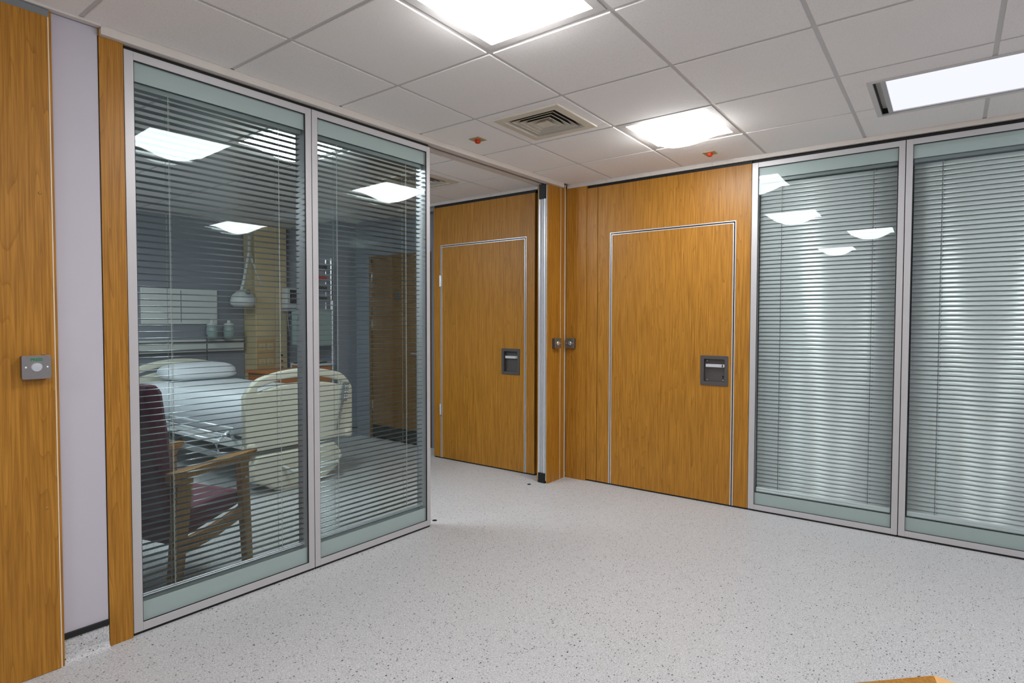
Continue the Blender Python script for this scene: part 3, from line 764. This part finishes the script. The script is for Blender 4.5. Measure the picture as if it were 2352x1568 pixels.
# ------------------------------------------------------------------ bed bay: service column, monitor, trolley, lamp, wall fittings
t = thing('service_column', 'beige bed head service column with sockets, ceiling to floor', 'column', FB, (-4.06, -.36, 0))
bx('column_body', (-.13, .13, -.20, .22, 0, H-.01), BEIGE, t, .004)
bx('front_panel', (.131, .137, -.19, .05, .45, 1.16), BEIGE2, t, .001); bx('front_panel', (.131, .137, -.19, .05, 1.18, 2.3), BEIGE, t, .001)
bx('side_strip', (.131, .137, .06, .21, .45, 2.3), BEIGE, t, .001)
for z in (.62, .84, 1.02):
    for y in (-.125, -.02):
        s = bx('socket', (.138, .143, y-.042, y+.042, z, z+.085), BEIGE, t, .002)
        bm = bmesh.new()
        for dy, dz in ((0, .055), (-.012, .03), (.012, .03)): box(bm, .0026, .0034, dy-.003, dy+.003, dz-.004, dz+.004)
        obj('pin_hole', bm, BLACK, s)
for z, mt in ((.95, BLACK), (.88, RED), (.80, RED), (.72, DGREY), (.64, DGREY)):
    bm = bmesh.new(); lathe(bm, [(.014, .137), (.014, .15)], (0, .135, z), 'X', 12); obj('gas_outlet', bm, mt, t)

t = thing('patient_monitor', 'dark screened patient monitor on a bracket beside the service column', 'monitor', FB, (-3.86, -.10, 1.4))
bx('housing', (-.06, .06, -.12, .24, .14, .40), OFFW, t, .008); bx('screen', (.061, .065, -.08, .20, .20, .37), SCREEN, t, .001)
bx('screen_band', (.065, .0665, -.06, .18, .27, .278), GREYP, t); bx('shelf', (-.08, .08, -.13, .25, .10, .135), ALU, t, .004)
bm = bmesh.new(); tube(bm, [(-.12, -.06, .05), (-.02, .0, .05), (-.02, .0, .12)], .018, 8); obj('bracket_arm', bm, DGREY, t)
for k in range(6):
    bm = bmesh.new(); x = .03-.01*k; y = -.1+.05*k; tube(bm, [(x, y, .10), (x+.02, y+.02*math.sin(k), -.05), (x, y+.03, -.2-.03*k)], .005, 6); obj('cable', bm, BLUEP if k % 2 else OFFW, t, smooth=True)
bx('module', (.0, .06, -.08, .2, .02, .075), GREYP, t, .003)

t = thing('medical_trolley', 'grey equipment trolley with frosted cabinet beyond the bed', 'trolley', FB, (-3.20, -.30, 0))
for x in (-.2, .2):
    for y in (-.13, .15):
        bm = bmesh.new(); tube(bm, [(x, y, .06), (x, y, 1.62 if y > 0 else .9)], .012, 8); obj('upright', bm, CHROME, t)
        bm = bmesh.new(); lathe(bm, [(.015, -.01), (.03, -.009), (.03, .009), (.015, .01)], (x, y, .03), 'Y', 14); obj('caster', bm, GREYP, t)
bx('cabinet', (-.2, .2, -.12, .14, 1.10, 1.50), FROST, t, .006); bx('cabinet_top', (-.21, .21, -.13, .15, 1.50, 1.515), ALU, t, .002)
bx('shelf', (-.21, .21, -.14, .16, .86, .885), OFFW, t, .004); bx('drawer', (-.19, .19, -.13, .14, .66, .855), ORANGE, t, .004); bx('shelf', (-.21, .21, -.14, .16, .30, .32), OFFW, t, .004)
for z0 in (1.6, 1.72, 1.84, 1.96): bx('rack_tray', (.10, .2, -.10, .12, z0, z0+.07), GREYP, t, .003); bx('rack_label', (.2005, .2025, -.06, .08, z0+.015, z0+.055), DARK if z0 != 1.84 else RED, t)
bm = bmesh.new(); tube(bm, [(.1, .135, 1.5), (.1, .135, 2.1)], .010, 8); tube(bm, [(.2, .135, 1.5), (.2, .135, 2.1)], .010, 8); obj('rack_post', bm, CHROME, t)
o = bx('clipboard', (-3.36, -3.08, -.42, -.17, .886, .90), SCREEN, None, .002); o.rotation_euler.z = .3; tag(o, 'dark clipboard of papers lying on the equipment trolley', 'clipboard')
bx('paper', (-.11, .11, -.10, .10, .0145, .017), OFFW, o)

t = thing('examination_lamp', 'white examination lamp on a jointed arm beside the bed head', 'lamp', FB, (-3.95, -.62, 0))
bm = bmesh.new(); lathe(bm, [(.06, H-.03), (.06, H-.006)], (0, -.0, 0), 'Z', 18); obj('ceiling_mount', bm, OFFW, t)
bm = bmesh.new(); tube(bm, [(0, 0, H-.03), (0, .0, 2.2), (.05, -.10, 1.85), (.05, -.13, 1.74)], .018, 10); obj('arm', bm, OFFW, t, smooth=True)
bm = bmesh.new(); tube(bm, [(0, 0, 2.2), (.02, .1, 1.9), (.02, .16, 1.78)], .012, 8); obj('arm', bm, OFFW, t, smooth=True)
bm = bmesh.new(); lathe(bm, [(.02, 1.75), (.05, 1.74), (.12, 1.68), (.14, 1.62), (.135, 1.57), (.10, 1.545)], (.05, -.11, 0), 'Z', 24); obj('lamp_head', bm, OFFW, t, smooth=True)
bm = bmesh.new(); lathe(bm, [(.03, .19), (.03, .205), (.012, .21)], (0, -.13, 1.715), 'X', 14); obj('joint_knob', bm, GREYP, t)

o = bx('wall_panel', (-4.199, -4.17, -1.72, -.90, 1.34, 1.74), OFFW, None, .004); tag(o, 'long white bed head light panel on the bay wall', 'wall panel')
bx('panel_seam', (.0135, .0165, -.004, .004, .02, .38), GREYP, o)
t = thing('air_grille', 'white wall grille left of the bed head panel', 'grille', FB, (-4.199, -1.95, 1.30))
bx('frame', (0, .03, -.16, .16, 0, .46), OFFW, t, .004)
for k in range(4): bx('slot', (.03, .033, -.13, .13, .06+.04*k, .08+.04*k), DGREY, t)
o = bx('bedhead_trunking', (-4.199, -4.13, -2.9, -.60, 1.02, 1.16), OFFW, None, .006); tag(o, 'pale horizontal bed head trunking along the bay wall', 'trunking')
bx('rail_strip', (.035, .045, -1.15, 1.15, .1, .12), DGREY, o); bx('rail_strip', (.035, .045, -1.15, 1.15, .02, .035), DGREY, o)
for k, (y, nm) in enumerate(((-.82, 'clear suction jar on the trunking, nearer the service column'), (-1.02, 'clear flowmeter jar on the trunking, further from the column'))):
    t = thing('suction_jar', nm, 'jar', FB, (-4.06, y, 1.165), 'jars on the bed head trunking')
    bm = bmesh.new(); lathe(bm, [(.04, 0), (.06, .02), (.06, .13), (.05, .15)], (0, 0, 0), 'Z', 18); obj('vessel', bm, FROST, t, smooth=True)
    bm = bmesh.new(); lathe(bm, [(.055, .15), (.055, .18), (.02, .19), (.02, .22)], (0, 0, 0), 'Z', 18); obj('cap', bm, OFFW, t)
for y, nm in ((-1.88, 'thin dark drip pole left of the bed head'), (-1.16, 'thin dark drip pole right of the bed head')):
    t = thing('drip_pole', nm, 'pole', FB, (-3.90, y, 0))
    bm = bmesh.new(); tube(bm, [(0, 0, .02), (0, 0, 1.22)], .007, 8); obj('shaft', bm, DGREY, t)
    bm = bmesh.new(); lathe(bm, [(.09, 0), (.09, .012), (.02, .03)], (0, 0, 0), 'Z', 16); obj('foot', bm, DGREY, t)
o = bx('bedside_locker', (-3.55, -3.1, -.92, -.48, .80, .83), ORANGE, None, .004); tag(o, 'orange wood bedside locker top behind the bed', 'locker')
bx('locker_body', (-.2, .2, -.19, .19, -.80, -.001), ORANGE, o, .004)
